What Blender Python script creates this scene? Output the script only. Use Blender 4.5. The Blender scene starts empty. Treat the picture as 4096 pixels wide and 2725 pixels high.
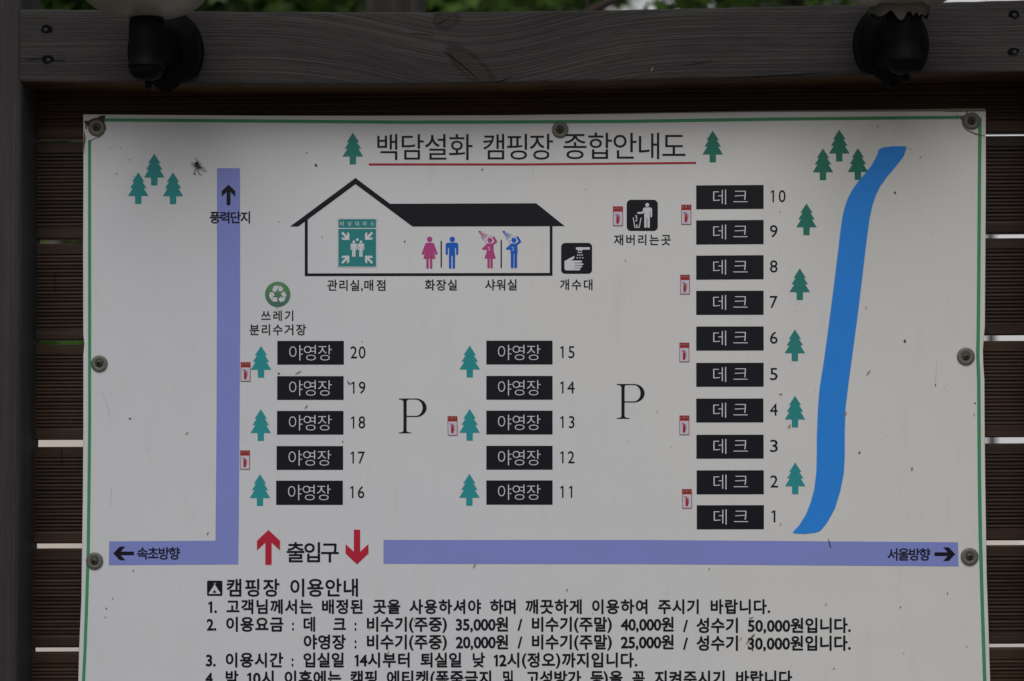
import bpy, bmesh, math, random
from mathutils import Vector, Matrix, Euler
random.seed(7)
sc = bpy.context.scene
R = math.radians

# ------------------------------------------------------------ camera
CAM_D, LENS = 3.4, 78.6
YAW, PITCH = 0.0352, 0.0381
cam_data = bpy.data.cameras.new("camera")
cam = bpy.data.objects.new("camera", cam_data)
sc.collection.objects.link(cam)
cam.location = (0, -CAM_D, 1.45)
cam.rotation_euler = Euler((math.pi/2 + PITCH, 0, YAW), 'XYZ')
cam_data.lens = LENS
cam_data.sensor_width = 36
cam_data.clip_end = 500
cam_data.dof.use_dof = True
cam_data.dof.focus_distance = CAM_D
cam_data.dof.aperture_fstop = 3.2
sc.camera = cam

# ------------------------------------------------------------ sky, sun, exposure
SUN_EL, SUN_AZ = R(48), R(-6)       # azimuth measured from the camera side
world = bpy.data.worlds.new("World")
sc.world = world
world.use_nodes = True
nt = world.node_tree
bg = nt.nodes["Background"]
sky = nt.nodes.new("ShaderNodeTexSky")
sky.sky_type = 'NISHITA'
sky.sun_disc = False
sky.sun_elevation = SUN_EL
sky.sun_rotation = math.pi + SUN_AZ
sky.air_density = 1.0
sky.dust_density = 3.0
hs = nt.nodes.new("ShaderNodeHueSaturation")
hs.inputs["Saturation"].default_value = 0.22     # overcast, nearly colourless sky
nt.links.new(sky.outputs[0], hs.inputs["Color"])
nt.links.new(hs.outputs[0], bg.inputs[0])
bg.inputs[1].default_value = 0.05
sun_d = bpy.data.lights.new("sun", 'SUN')
sun_d.energy = 1.62
sun_d.angle = R(50)
sun_d.color = (1.0, 0.99, 0.985)
sun = bpy.data.objects.new("sun", sun_d)
sc.collection.objects.link(sun)
sd = Vector((math.sin(SUN_AZ)*math.cos(SUN_EL), -math.cos(SUN_AZ)*math.cos(SUN_EL), math.sin(SUN_EL)))
sun.rotation_euler = (-sd).to_track_quat('-Z', 'Y').to_euler()
sc.view_settings.view_transform = 'Standard'
sc.view_settings.look = 'None'
sc.view_settings.gamma = 1
sc.view_settings.exposure = 0.05

# ------------------------------------------------------------ measuring helpers
RM = cam.rotation_euler.to_matrix()
CL = Vector(cam.location)

def P(px, py, Y=0.0):
    """where the sight line through a photo pixel meets the upright plane y = Y"""
    d = RM @ Vector(((px-2048)/4096*36/LENS, -(py-1362.5)/4096*36/LENS, -1))
    t = (Y - CL.y)/d.y
    return CL + d*t

S = (P(2148, 1362) - P(2048, 1362)).length/100       # metres per photo pixel on the board

def lerp(pts, x):
    for (a, b), (c, d) in zip(pts, pts[1:]):
        if x <= c:
            return b + (d-b)*(x-a)/(c-a)
    a, b = pts[-2]; c, d = pts[-1]
    return b + (d-b)*(x-a)/(c-a)

# ------------------------------------------------------------ object helpers
def link(o):
    sc.collection.objects.link(o); return o

def props(o, label=None, cat=None, group=None, kind=None):
    if label: o["label"] = label
    if cat: o["category"] = cat
    if group: o["group"] = group
    if kind: o["kind"] = kind
    return o

def empty(name, loc, label, cat, group=None):
    o = bpy.data.objects.new(name, None)
    o.empty_display_size = 0.05
    o.location = loc
    link(o)
    return props(o, label, cat, group)

def mesh_obj(name, verts, faces, mat, parent=None, smooth=False):
    me = bpy.data.meshes.new(name)
    me.from_pydata([tuple(v) for v in verts], [], faces)
    if mat: me.materials.append(mat)
    if smooth:
        me.polygons.foreach_set("use_smooth", [True]*len(me.polygons))
    me.update()
    o = link(bpy.data.objects.new(name, me))
    adopt(o, parent)
    return o

def adopt(o, parent):
    if parent is not None:
        root = parent
        off = Vector((0, 0, 0))
        while root is not None:
            off += Vector(root.location); root = root.parent
        o.parent = parent
        o.location = Vector(o.location) - off

# ------------------------------------------------------------ materials
def new_mat(name, rough=0.5, spec=0.5, metal=0.0, col=(.5, .5, .5)):
    m = bpy.data.materials.new(name); m.use_nodes = True
    b = m.node_tree.nodes["Principled BSDF"]
    b.inputs["Roughness"].default_value = rough
    b.inputs["Specular IOR Level"].default_value = spec
    b.inputs["Metallic"].default_value = metal
    b.inputs["Base Color"].default_value = (*col, 1)
    return m, m.node_tree, b

class N:
    """tiny node-building helper"""
    def __init__(s, t): s.t = t
    def node(s, typ, **kw):
        n = s.t.nodes.new(typ)
        for k, v in kw.items(): setattr(n, k, v)
        return n
    def put(s, sock, v):
        if isinstance(v, bpy.types.NodeSocket): s.t.links.new(v, sock)
        elif v is not None: sock.default_value = v
    def math(s, op, a, b=None, c=None):
        n = s.node("ShaderNodeMath", operation=op)
        s.put(n.inputs[0], a); s.put(n.inputs[1], b)
        if c is not None: s.put(n.inputs[2], c)
        return n.outputs[0]
    def coord(s): return s.node("ShaderNodeTexCoord").outputs["Object"]
    def sep(s, v):
        n = s.node("ShaderNodeSeparateXYZ"); s.put(n.inputs[0], v); return n.outputs
    def comb(s, x, y, z):
        n = s.node("ShaderNodeCombineXYZ")
        s.put(n.inputs[0], x); s.put(n.inputs[1], y); s.put(n.inputs[2], z); return n.outputs[0]
    def noise(s, vec, scale, detail=4, rough=.5, dist=0):
        n = s.node("ShaderNodeTexNoise")
        s.put(n.inputs["Vector"], vec)
        n.inputs["Scale"].default_value = scale; n.inputs["Detail"].default_value = detail
        n.inputs["Roughness"].default_value = rough; n.inputs["Distortion"].default_value = dist
        return n.outputs["Fac"]
    def ramp(s, f, stops):
        n = s.node("ShaderNodeValToRGB"); s.put(n.inputs[0], f)
        el = n.color_ramp.elements
        while len(el) < len(stops): el.new(0.5)
        for e, (p, c) in zip(el, stops):
            e.position = p; e.color = (*c, 1) if len(c) == 3 else c
        return n.outputs[0]
    def mix(s, f, a, b, mode='MIX'):
        n = s.node("ShaderNodeMix", data_type='RGBA', blend_type=mode)
        s.put(n.inputs[0], f)
        s.put(n.inputs[6], (*a, 1) if isinstance(a, tuple) else a)
        s.put(n.inputs[7], (*b, 1) if isinstance(b, tuple) else b)
        return n.outputs[2]
    def mapping(s, vec, loc, rot, scl, typ='TEXTURE'):
        n = s.node("ShaderNodeMapping", vector_type=typ)
        s.put(n.inputs[0], vec)
        n.inputs[1].default_value = loc; n.inputs[2].default_value = rot; n.inputs[3].default_value = scl
        return n.outputs[0]
    def length(s, v):
        n = s.node("ShaderNodeVectorMath", operation='LENGTH'); s.put(n.inputs[0], v); return n.outputs["Value"]
    def smooth(s, v, a, b):
        n = s.node("ShaderNodeMapRange", interpolation_type='SMOOTHSTEP')
        s.put(n.inputs[0], v); n.inputs[1].default_value = a; n.inputs[2].default_value = b
        return n.outputs[0]
    def bump(s, h, strength, dist):
        n = s.node("ShaderNodeBump"); s.put(n.inputs["Height"], h)
        n.inputs["Strength"].default_value = strength; n.inputs["Distance"].default_value = dist
        return n.outputs[0]

def wood(name, dark, light, axis='X', fine=260, knot=False, patch=(.75, 1.2), rough=.75, spec=.3, wear=None, bump=.6, tone=False):
    m, t, b = new_mat(name, rough, spec)
    n = N(t)
    x, y, z = n.sep(n.coord())
    rnd = n.node("ShaderNodeObjectInfo").outputs["Random"]
    off = n.math('MULTIPLY', rnd, 37.0)
    if axis == 'Z': x, z = z, x
    if knot:
        kx = P(1900, 230, -.085).x
        u = n.math('DIVIDE', n.math('SUBTRACT', x, kx), .17)
        g = n.math('EXPONENT', n.math('MULTIPLY', n.math('MULTIPLY', u, u), -1.0))
        z = n.math('ADD', z, n.math('MULTIPLY', g, .05))
    wob = n.noise(n.comb(n.math('MULTIPLY', x, 2.2), off, n.math('MULTIPLY', z, 9)), 1, 2)
    z2 = n.math('ADD', z, n.math('MULTIPLY', wob, .012))
    st = n.noise(n.comb(n.math('MULTIPLY', x, 1.6), n.math('ADD', n.math('MULTIPLY', y, 40), off), n.math('MULTIPLY', z2, fine)), 1, 3, .6)
    fi = n.noise(n.comb(n.math('MULTIPLY', x, 14), n.math('ADD', n.math('MULTIPLY', y, 400), off), n.math('MULTIPLY', z2, fine*4)), 1, 4, .65)
    pa = n.noise(n.comb(n.math('MULTIPLY', x, 5), off, n.math('MULTIPLY', z, 16)), 1, 4, .6)
    f = n.math('ADD', n.math('MULTIPLY', st, .62), n.math('MULTIPLY', fi, .38))
    f = n.smooth(f, .36, .64)
    col = n.mix(f, dark, light)
    pr = n.ramp(pa, [(0.3, (patch[0],)*3), (0.7, (patch[1],)*3)])
    col = n.mix(1.0, col, pr, 'MULTIPLY')
    if tone:
        tn = n.ramp(rnd, [(0, (.78, .78, .80)), (.5, (1.0, 1.0, 1.0)), (1, (1.25, 1.18, 1.1))])
        col = n.mix(1.0, col, tn, 'MULTIPLY')
    if wear:
        w = n.smooth(n.noise(n.comb(n.math('MULTIPLY', x, 3), off, n.math('MULTIPLY', z, 30)), 1, 3), .48, .7)
        col = n.mix(w, col, wear)
    h = f
    if knot:
        co = n.coord()
        for (px, py, a, bb, ang, tone) in ((1885, 268, 105, 38, 42, (.022, .017, .014)), (1785, 78, 46, 34, -10, (.022, .018, .016)),
                                         (1724, 141, 11, 10, 0, (.028, .023, .021)), (1460, 281, 7, 8, 0, (.034, .028, .026)), (1232, 283, 4, 6, 0, (.02, .018, .016))):
            c = P(px, py, -.085)
            v = n.mapping(co, tuple(c), (0, R(ang), 0), (a*S, 1.0, bb*S))
            d = n.length(v)
            d2 = n.math('ADD', d, n.math('MULTIPLY', n.noise(co, 60, 3), .35))
            mask = n.math('SUBTRACT', 1.0, n.smooth(d2, .85, 1.3))
            rings = n.math('MULTIPLY_ADD', n.math('SINE', n.math('MULTIPLY', d2, 22 if a > 20 else 9)), .5, .5)
            kc = n.mix(rings, tone, tuple(q*1.35 for q in tone))
            rim = n.math('MULTIPLY', n.smooth(d2, .85, 1.15), n.math('SUBTRACT', 1.0, n.smooth(d2, 1.2, 1.6)))
            col = n.mix(mask, col, kc)
            col = n.mix(n.math('MULTIPLY', rim, .62), col, (.007, .006, .0058))
    t.links.new(col, b.inputs["Base Color"])
    t.links.new(n.bump(h, bump, .0015), b.inputs["Normal"])
    return m

def ink(name, col, rough=.38, col2=None):
    m, t, b = new_mat(name, rough, .22)
    n = N(t)
    c = n.coord()
    f = n.noise(c, 9, 3)
    a = tuple(q*.93 for q in col); d = tuple(min(1, q*1.07) for q in col)
    out = n.mix(f, a, d)
    if col2:       # print that has faded unevenly: greener towards the top right
        x, y, z = n.sep(n.node("ShaderNodeNewGeometry").outputs["Position"])
        k = n.smooth(n.math('ADD', n.math('MULTIPLY', z, 1.0), n.math('MULTIPLY', x, .35)), 1.35, 1.95)
        out = n.mix(k, out, col2)
    t.links.new(out, b.inputs["Base Color"])
    return m

def plain(name, col, rough=.5, spec=.5, metal=0, var=.15, scale=40, bump=0):
    m, t, b = new_mat(name, rough, spec, metal)
    n = N(t); c = n.coord()
    f = n.noise(c, scale, 4, .6)
    out = n.mix(f, tuple(q*(1-var) for q in col), tuple(min(1, q*(1+var)) for q in col))
    t.links.new(out, b.inputs["Base Color"])
    if bump: t.links.new(n.bump(f, bump, .002), b.inputs["Normal"])
    return m

M_beam = wood("weathered_beam_wood", (.0190, .0170, .0162), (.0425, .0390, .0375), knot=True, fine=330)
M_beam_under = wood("unweathered_beam_underside", (.038, .020, .008), (.085, .045, .018), fine=260)
M_post = wood("weathered_post_wood", (.0235, .0220, .0215), (.040, .0378, .0366), axis='Z', fine=150, patch=(.8, 1.15))
M_slat = wood("stained_slat_wood", (.0235, .0132, .0078), (.036, .0205, .0118), fine=90, patch=(.72, 1.3), rough=.55, spec=.22, bump=.25, tone=True)
M_under = wood("back_post_wood", (.016, .014, .012), (.045, .040, .036), axis='Z', fine=120, patch=(.5, 1.4))

m, t, b = new_mat("sign_face_laminate", .42, .3)
n = N(t); co = n.coord()
f1 = n.noise(co, 2.2, 3); f2 = n.noise(co, 130, 3); f3 = n.noise(n.mapping(co, (0, 0, 0), (0, 0, 0), (5, 1, 1.1), 'POINT'), 7, 4, .6)
light_tint = n.math('ADD', n.math('MULTIPLY', n.sep(co)[0], .55), n.math('ADD', n.math('MULTIPLY', f1, .7), n.math('MULTIPLY', n.sep(co)[2], .25)))
c = n.mix(n.smooth(light_tint, .35, 1.25), (.572, .585, .612), (.61, .60, .57))      # cool-to-warm light tint put into the colour, warmer at upper right
c = n.mix(n.math('MULTIPLY', n.smooth(f3, .52, .8), .35), c, (.51, .495, .465))
c = n.mix(n.math('MULTIPLY', n.smooth(f2, .66, .8), .25), c, (.38, .36, .33))
t.links.new(c, b.inputs["Base Color"])
t.links.new(n.bump(n.noise(co, 4.0, 2), .35, .010), b.inputs["Normal"])
M_face = m
M_back = plain("fibre_backing", (.30, .24, .19), .8)
M_edge = plain("dirty_board_edge", (.12, .08, .06), .8, scale=300, var=.6)
M_black = ink("black_print", (.006, .0065, .011))
M_white = ink("white_print", (.56, .575, .60))
M_grey = ink("pale_grey_print", (.42, .42, .43))
M_green = ink("green_border_print", (.048, .255, .115))
M_tree = ink("tree_green_print", (.024, .265, .29), col2=(.022, .16, .115))
M_purple = ink("violet_road_print", (.21, .245, .58))
M_river = ink("blue_river_print", (.022, .22, .68))
M_red = ink("red_arrow_print", (.44, .016, .042))
M_red2 = ink("red_rule_print", (.33, .018, .022))
M_pink = ink("pink_figure_print", (.40, .052, .20))
M_blue = ink("blue_figure_print", (.012, .10, .50))
M_teal = ink("shelter_teal_print", (.022, .20, .20))
m, t, b = new_mat("recycling_green_print", .4, .4)
n = N(t); z = n.sep(n.node("ShaderNodeNewGeometry").outputs["Position"])[2]
zc = P(1111, 1178).z
k = n.smooth(z, zc-.02, zc+.02)
t.links.new(n.mix(k, (.05, .135, .10), (.085, .235, .095)), b.inputs["Base Color"])
M_recy = m
M_sred = ink("sticker_red_print", (.34, .022, .020))
M_swhite = ink("sticker_white_vinyl", (.50, .50, .60))
M_sedge = ink("sticker_cut_edge", (.12, .03, .03))
M_washer = plain("dull_zinc_washer", (.13, .13, .112), .55, .4, .4, .25, 260, .2)
M_screw = plain("brassy_screw_metal", (.065, .058, .034), .5, .4, .4, .3, 400, .2)
M_recess = plain("recess_black", (.004, .0038, .0035), .9, .05)  # shade inside slots, screw holes and cracks put into flat black
M_rust = plain("dull_sunk_screw", (.020, .019, .018), .6, .3, .2, .4, 400, .2)
M_dirt_crease = plain("dark_dirt_and_crease", (.060, .046, .038), .85, .2)
M_stain = plain("nail_stain_brown", (.009, .006, .0045), .8, .1)
M_drip = plain("faint_drip", (.42, .40, .36), .8, .2)
M_crease = plain("brown_crease", (.17, .12, .09), .8, .2, var=.5, scale=200)
M_seed = plain("orange_seed_husk", (.36, .19, .07), .7, .3)
M_iron = plain("black_lamp_metal", (.0026, .0027, .0036), .62, .08, 0, .4, 90, .25)
M_shade = None
m, t, b = new_mat("frosted_lamp_glass", .42, .5)
n = N(t); co = n.coord(); f = n.noise(co, 14, 4, .6); g = n.noise(co, 200, 3, .6)
c = n.mix(f, (.16, .155, .115), (.215, .21, .165))
c = n.mix(n.math('MULTIPLY', n.smooth(g, .55, .75), .5), c, (.09, .09, .06))
t.links.new(c, b.inputs["Base Color"]); b.inputs["Subsurface Weight"].default_value = 0.0
M_shade = m
M_tape = plain("torn_brown_tape", (.062, .056, .044), .6, .4, var=.3)
M_spider = plain("spider_brown", (.022, .014, .011), .4, .5)
M_leaf = None
m, t, b = new_mat("maple_leaf_green", .5, .4)
n = N(t); oi = n.node("ShaderNodeNewGeometry").outputs["Random Per Island"]
c = n.ramp(oi, [(0, (.014, .036, .006)), (.5, (.034, .080, .010)), (1, (.075, .15, .018))])
t.links.new(c, b.inputs["Base Color"])
tr = t.nodes.new("ShaderNodeBsdfTranslucent"); t.links.new(c, tr.inputs[0])
mx = t.nodes.new("ShaderNodeMixShader"); mx.inputs[0].default_value = .35
t.links.new(b.outputs[0], mx.inputs[1]); t.links.new(tr.outputs[0], mx.inputs[2])
t.links.new(mx.outputs[0], t.nodes["Material Output"].inputs[0])
M_leaf = m
M_hedge = M_leaf.copy(); M_hedge.name = "fresh_hedge_green"
for e_, c_ in zip([q_ for q_ in M_hedge.node_tree.nodes if q_.type == "VALTORGB"][0].color_ramp.elements, ((.05, .13, .018), (.085, .21, .028), (.13, .29, .04))): e_.color = (*c_, 1)
M_bark = plain("dark_bark", (.035, .028, .022), .9, .2, var=.5, scale=25, bump=.6)
M_wallw = plain("pale_grey_render", (.84, .845, .87), .85, .2, var=.03, scale=3)
M_wallb = plain("beige_render", (.74, .67, .61), .9, .2, var=.05, scale=3)
M_wframe = plain("window_frame_white", (.82, .82, .86), .4)
M_glass = plain("dark_window_glass", (.02, .024, .026), .08, .6, var=.1)
M_pole = plain("dark_pole_paint", (.02, .02, .024), .5)
M_ground = plain("pale_gravel", (.22, .20, .18), .95, .2, var=.25, scale=8)
M_brick = plain("ochre_wood", (.42, .26, .10), .8, .2)

# ------------------------------------------------------------ ground and backdrop
gv = [(-60, -25, 0), (60, -25, 0), (60, 160, 0), (-60, 160, 0)]
props(mesh_obj("ground", gv, [(0, 1, 2, 3)], M_ground), kind="structure")

def box(v, f, x0, x1, y0, y1, z0, z1):
    i = len(v)
    v += [(x0, y0, z0), (x1, y0, z0), (x1, y1, z0), (x0, y1, z0), (x0, y0, z1), (x1, y0, z1), (x1, y1, z1), (x0, y1, z1)]
    f += [(i, i+1, i+5, i+4), (i+1, i+2, i+6, i+5), (i+2, i+3, i+7, i+6), (i+3, i, i+4, i+7), (i+4, i+5, i+6, i+7), (i+3, i+2, i+1, i)]

def box_obj(name, mat, parent, *a):
    v, f = [], []
    box(v, f, *a)
    return mesh_obj(name, v, f, mat, parent)

# white rendered building seen over the beam and through the right-hand gaps
YB = 6.0
bx0, bx1 = P(2235, 20, YB).x, P(5200, 20, YB).x
bl = empty("building", ((bx0+bx1)/2, YB, 0), "pale grey rendered building behind the sign, blurred beyond the right of the beam", "building")
wx0, wx1 = P(2745, 20, YB).x, P(2825, 20, YB).x
zt = P(2700, 20, YB).z
box_obj("wall", M_wallw, bl, bx0, bx1, YB, YB+4, 0, zt+1.6)
wf = box_obj("window", M_glass, bl, wx0, wx1, YB-.03, YB+.002, zt-.15, zt+1.1)
box_obj("frame", M_wframe, wf, wx0-.075, wx0, YB-.06, YB+.001, zt-.2, zt+1.15)
box_obj("frame", M_wframe, wf, wx1, wx1+.06, YB-.06, YB+.001, zt-.2, zt+1.15)
wx2, wx3 = P(2895, 20, YB).x, P(3400, 20, YB).x
wf = box_obj("window", M_glass, bl, wx2, wx3, YB-.03, YB+.002, zt-.05, zt+1.1)
box_obj("frame", M_wframe, wf, wx3, wx3+.06, YB-.06, YB+.001, zt-.2, zt+1.15)
pz = P(3970, 1900, YB-.4).z
px0, px1 = P(3958, 1500, YB-.4).x, P(3984, 1500, YB-.4).x
pl = empty("drain_pole", ((px0+px1)/2, YB-.4, 0), "dark upright pole before the pale building, glimpsed through the gaps right of the board", "pole")
box_obj("pole", M_pole, pl, px0, px1, YB-.4, YB-.34, 1.2, 2.35)
box_obj("base", M_wallb, pl, px0-.05, px1+.08, YB-.45, YB-.3, 0, 1.2)

# beige house and its low wall, left
YH = 10.0
gx0, gx1 = P(-900, 1000, YH).x, P(1500, 1000, YH).x
hz0 = P(200, 985, YH).z
hs_ = empty("house", ((gx0+gx1)/2, YH, 0), "beige rendered house seen through the gaps left of the board", "house")
box_obj("wall", M_wallb, hs_, gx0, gx1, YH, YH+3, 0, P(200, 800, YH).z)
box_obj("door_frame", M_brick, hs_, gx0, P(158, 1000, YH-.05).x, YH-.05, YH-.002, 0, P(200, 900, YH).z)
YW = 7.0
box_l = box_obj("garden_wall", M_wallb, None, P(-900, 1800, YW).x, P(1200, 1800, YW).x, YW, YW+.2, 0, P(200, 1500, YW).z)
props(box_l, "low pinkish beige garden wall seen through the lower gaps left of the board", "wall")

def leaves(n_, region, size, seed, clumps=26):
    rnd = random.Random(seed)
    v, f = [], []
    x0, x1, y0, y1, z0, z1 = region
    cs = [(rnd.uniform(x0, x1), rnd.uniform(y0, y1), rnd.uniform(z0, z1), rnd.uniform(.12, .34)) for _ in range(clumps)]
    for i in range(n_):
        c = rnd.choice(cs)
        p = Vector((c[0]+rnd.gauss(0, c[3]), c[1]+rnd.gauss(0, c[3]), c[2]+rnd.gauss(0, c[3]*.7)))
        p.z = max(p.z, z0 - .05*rnd.random())
        s = size*rnd.uniform(.6, 1.3)
        rot = Euler((rnd.uniform(-1.2, 1.2), rnd.uniform(-.9, .9), rnd.uniform(0, 6.28))).to_matrix()
        # a five-lobed leaf
        k = len(v)
        v.append(p)
        ring = []
        for j in range(10):
            a = math.pi*2*j/10
            rr = s*(1 if j % 2 == 0 else .42)*(1.15 if j == 0 else 1)
            v.append(p + rot @ Vector((math.sin(a)*rr, math.cos(a)*rr, -abs(rr)*.15)))
        for j in range(10):
            f.append((k, k+1+j, k+1+(j+1) % 10))
    return v, f

def tube(v, f, pts, rads, seg=8):
    base = len(v)
    for i, (p, r) in enumerate(zip(pts, rads)):
        a = Vector(pts[max(0, i-1)]); c = Vector(pts[min(len(pts)-1, i+1)])
        d = (c-a).normalized()
        u = d.orthogonal().normalized(); w = d.cross(u)
        for j in range(seg):
            t_ = 2*math.pi*j/seg
            v.append(Vector(p) + (u*math.cos(t_)+w*math.sin(t_))*r)
    for i in range(len(pts)-1):
        for j in range(seg):
            a = base+i*seg+j; b_ = base+i*seg+(j+1) % seg
            f.append((a, b_, b_+seg, a+seg))
    f.append(tuple(base+j for j in range(seg))[::-1])
    f.append(tuple(base+(len(pts)-1)*seg+j for j in range(seg)))

def tree(x, y, h, region, nleaf, size, seed, label, trunk_r=.07, crown_clumps=26):
    r = empty("maple_tree", (x, y, 0), label, "tree", "leafy trees behind the sign")
    v, f = [], []
    rnd = random.Random(seed)
    top = Vector((x+rnd.uniform(-.2, .2), y, h))
    tube(v, f, [(x, y, 0), (x+.04, y, h*.4), (x-.03, y, h*.7), top], [trunk_r*1.3, trunk_r, trunk_r*.7, trunk_r*.3])
    x0, x1, y0, y1, z0, z1 = region
    for i in range(9):
        s0 = Vector((x, y, h*rnd.uniform(.45, .85)))
        e = Vector((rnd.uniform(x0, x1), rnd.uniform(y0, y1), rnd.uniform(z0+.1, z1)))
        mid = s0.lerp(e, .5)+Vector((0, 0, rnd.uniform(0, .15)))
        tube(v, f, [s0, mid, e], [trunk_r*.4, trunk_r*.25, .008], 6)
    mesh_obj("trunk", v, f, M_bark, r, True)
    v, f = leaves(nleaf, region, size, seed, crown_clumps)
    props(mesh_obj("crown", v, f, M_leaf, r), kind="stuff")
    return r

def reg(pxa, pya, pxb, pyb, Y, dy=.8):
    a = P(pxa, pya, Y); c = P(pxb, pyb, Y)
    return (a.x, c.x, Y-dy/2, Y+dy/2, c.z, a.z)
tree(P(980, 0, 3.4).x, 3.4, 3.3, reg(-500, -600, 900, 560, 3.2), 4200, .045, 3, "bright green maple tree behind the left end of the beam", .05, 40)
tree(P(1385, 0, 4.0).x, 4.0, 3.6, reg(850, -600, 1760, 150, 3.8), 4200, .05, 5, "dark-trunked maple tree behind the middle of the beam, left of the back post", .045, 34)
tree(P(1980, 0, 5.0).x, 5.0, 3.9, reg(1620, -600, 2180, 150, 4.8), 4200, .055, 8, "blurred green tree just left of the pale building over the beam", .06, 34)
tree(P(3150, 0, 2.2).x, 2.4, 3.0, reg(2980, -500, 3330, 5, 2.0, .5), 700, .04, 12, "small leafy tree over the beam, left of the right-hand lamp", .03, 10)
tree(P(300, 0, 8.8).x, 8.8, 5.0, reg(-500, -200, 900, 760, 8.8), 3600, .09, 31, "tall dense tree far behind the left end of the beam", .09, 60)
# hedge behind the gaps
v, f = leaves(3800, reg(-500, 1180, 900, 1420, 8.0, .7), .05, 21, 90)
hd = empty("hedge", (P(200, 1300, 8.0).x, 8.0, 0), "clipped bright green hedge along the garden wall left of the board", "hedge")
props(mesh_obj("foliage", v, f, M_hedge, hd), kind="stuff")
v, f = [], []
for i in range(7):
    c = P(-400+190*i, 1400, 8.05)
    tube(v, f, [(c.x, 8.05, 0), (c.x+.03, 8.05, 1.0), (c.x, 8.05, c.z)], [.02, .016, .01], 6)
mesh_obj("stems", v, f, M_bark, hd)
# bare branch over the beam in front of the building
v, f = [], []
c0, c1 = P(2350, 42, 1.2), P(2349, -60, 1.2)
tube(v, f, [c0 - Vector((0, 0, .5)), c0, P(2348, 12, 1.2), c1], [.006, .004, .0035, .003], 6)
tube(v, f, [P(2348, 12, 1.2), P(2332, 0, 1.2), P(2318, -20, 1.2)], [.0028, .002, .0015], 6)
tube(v, f, [P(2330, 60, 1.2), P(2372, 40, 1.2), P(2450, 3, 1.2), P(2540, -40, 1.2)], [.010, .0095, .009, .008], 6)
tube(v, f, [P(2350, 50, 1.2), P(2250, 400, 1.2), Vector((P(2250, 1000, 1.2).x, 1.2, 0))], [.012, .014, .018], 6)
br = mesh_obj("bare_sapling", v, f, M_bark, None, True)
props(br, "thin bare dark sapling crossing the pale building above the beam", "sapling")

# ------------------------------------------------------------ wooden frame
YF = -.085            # front faces of post and beam
YS = .012             # front faces of the slats
frame = empty("wooden_frame", (P(2048, 2725).x, .03, 0), "weathered dark timber frame with posts, thick crossbeam and ridged brown slats carrying the board", "frame")

# slats
gapsL = [(556, 571), (958, 976), (1361.5, 1379), (1761, 1789), (2175.5, 2197.5), (2592, 2613), (3005, 3025)]
gapsR = [(531, 543), (933, 952), (1339, 1363), (1749, 1773), (2161, 2182), (2574, 2592), (2985, 3005)]
xl, xr = P(148, 1500, YS).x - .03, P(4245, 1500, YS).x + .03
def slat(k):
    topL = gapsL[k-1][1] if k else 172
    topR = gapsR[k-1][1] if k else 140
    botL, botR = gapsL[k][0], gapsR[k][0]
    rnd = random.Random(100+k)
    NR = 21
    prof = [(0.0, .0215), (0.0, .0015), (.012, 0.0)]
    a0, a1 = .105, .895
    for i in range(NR):
        w = (a1-a0)/NR
        s = a0 + w*i
        dep = .0022+rnd.uniform(0, .0008)
        prof += [(s+w*.03, .0002), (s+w*.14, dep), (s+w*.34, dep), (s+w*.52, .0004), (s+w*.80, -.0001+rnd.uniform(0, .0003))]
    prof += [(a1+.002, 0), (.988, 0.0), (1.0, .0015), (1.0, .0215)]
    nx = 26
    v, f = [], []
    for i in range(nx+1):
        x = xl + (xr-xl)*i/nx
        fr = (x-xl)/(xr-xl)
        zt_ = P(148, topL, YS).z*(1-fr) + P(4050, topR, YS).z*fr
        zb_ = P(148, botL, YS).z*(1-fr) + P(4050, botR, YS).z*fr
        for (q, d) in prof:
            v.append((x, YS+d+.0003*math.sin(q*90+x*7+k)*(.08 < q < .9), zt_+(zb_-zt_)*q))
    L = len(prof)
    for i in range(nx):
        for j in range(L):
            j2 = (j+1) % L
            f.append((i*L+j, i*L+j2, (i+1)*L+j2, (i+1)*L+j))
    f.append(tuple(range(L))[::-1]); f.append(tuple(nx*L+j for j in range(L)))
    return mesh_obj("slat", v, f, M_slat, frame)
for k in range(7): slat(k)

def prism_x(name, tops, bots, x0, x1, y0, y1, mat, parent, nx=60, bev=.003, jit=.0004, seed=1):
    """long horizontal timber; tops/bots are photo traces of its upper and lower front edges"""
    rnd = random.Random(seed)
    v, f = [], []
    for i in range(nx+1):
        px = x0 + (x1-x0)*i/nx
        a = P(px, lerp(tops, px), y0); c = P(px, lerp(bots, px), y0)
        za, zb = a.z + rnd.uniform(-jit, jit), c.z + rnd.uniform(-jit, jit)
        x = a.x
        jb = bev*rnd.uniform(.8, 1.2)
        v += [(x, y0, zb+jb), (x, y0, za-jb), (x, y0+jb*.35, za-jb*.3), (x, y0+jb, za), (x, y1, za), (x, y1, zb), (x, y0+jb, zb), (x, y0+jb*.3, zb+jb*.3)]
    for i in range(nx):
        for j in range(8):
            j2 = (j+1) % 8
            f.append((i*8+j, (i+1)*8+j, (i+1)*8+j2, i*8+j2))
    f.append(tuple(range(8))); f.append(tuple(nx*8+j for j in range(8))[::-1])
    return mesh_obj(name, v, f, mat, parent)
beam_top = [(82, 35), (400, 40), (1000, 46.5), (1480, 48), (1950, 46.5), (2400, 41), (3000, 28), (3500, 15), (4096, 0), (4300, -6)]
beam_bot = [(82, 326), (400, 331), (700, 334), (1150, 338), (1550, 338.5), (2000, 333), (2500, 320.5), (3000, 311), (3500, 299), (4096, 288), (4300, 283)]
beam = prism_x("crossbeam", beam_top, beam_bot, 82, 4175, YF, YS-.0005, M_beam, frame)
beam.data.materials.append(M_beam_under)
bm = bmesh.new(); bm.from_mesh(beam.data); bmesh.ops.recalc_face_normals(bm, faces=bm.faces)
for fc in bm.faces:
    if fc.normal.z < -.8: fc.material_index = 1
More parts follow.
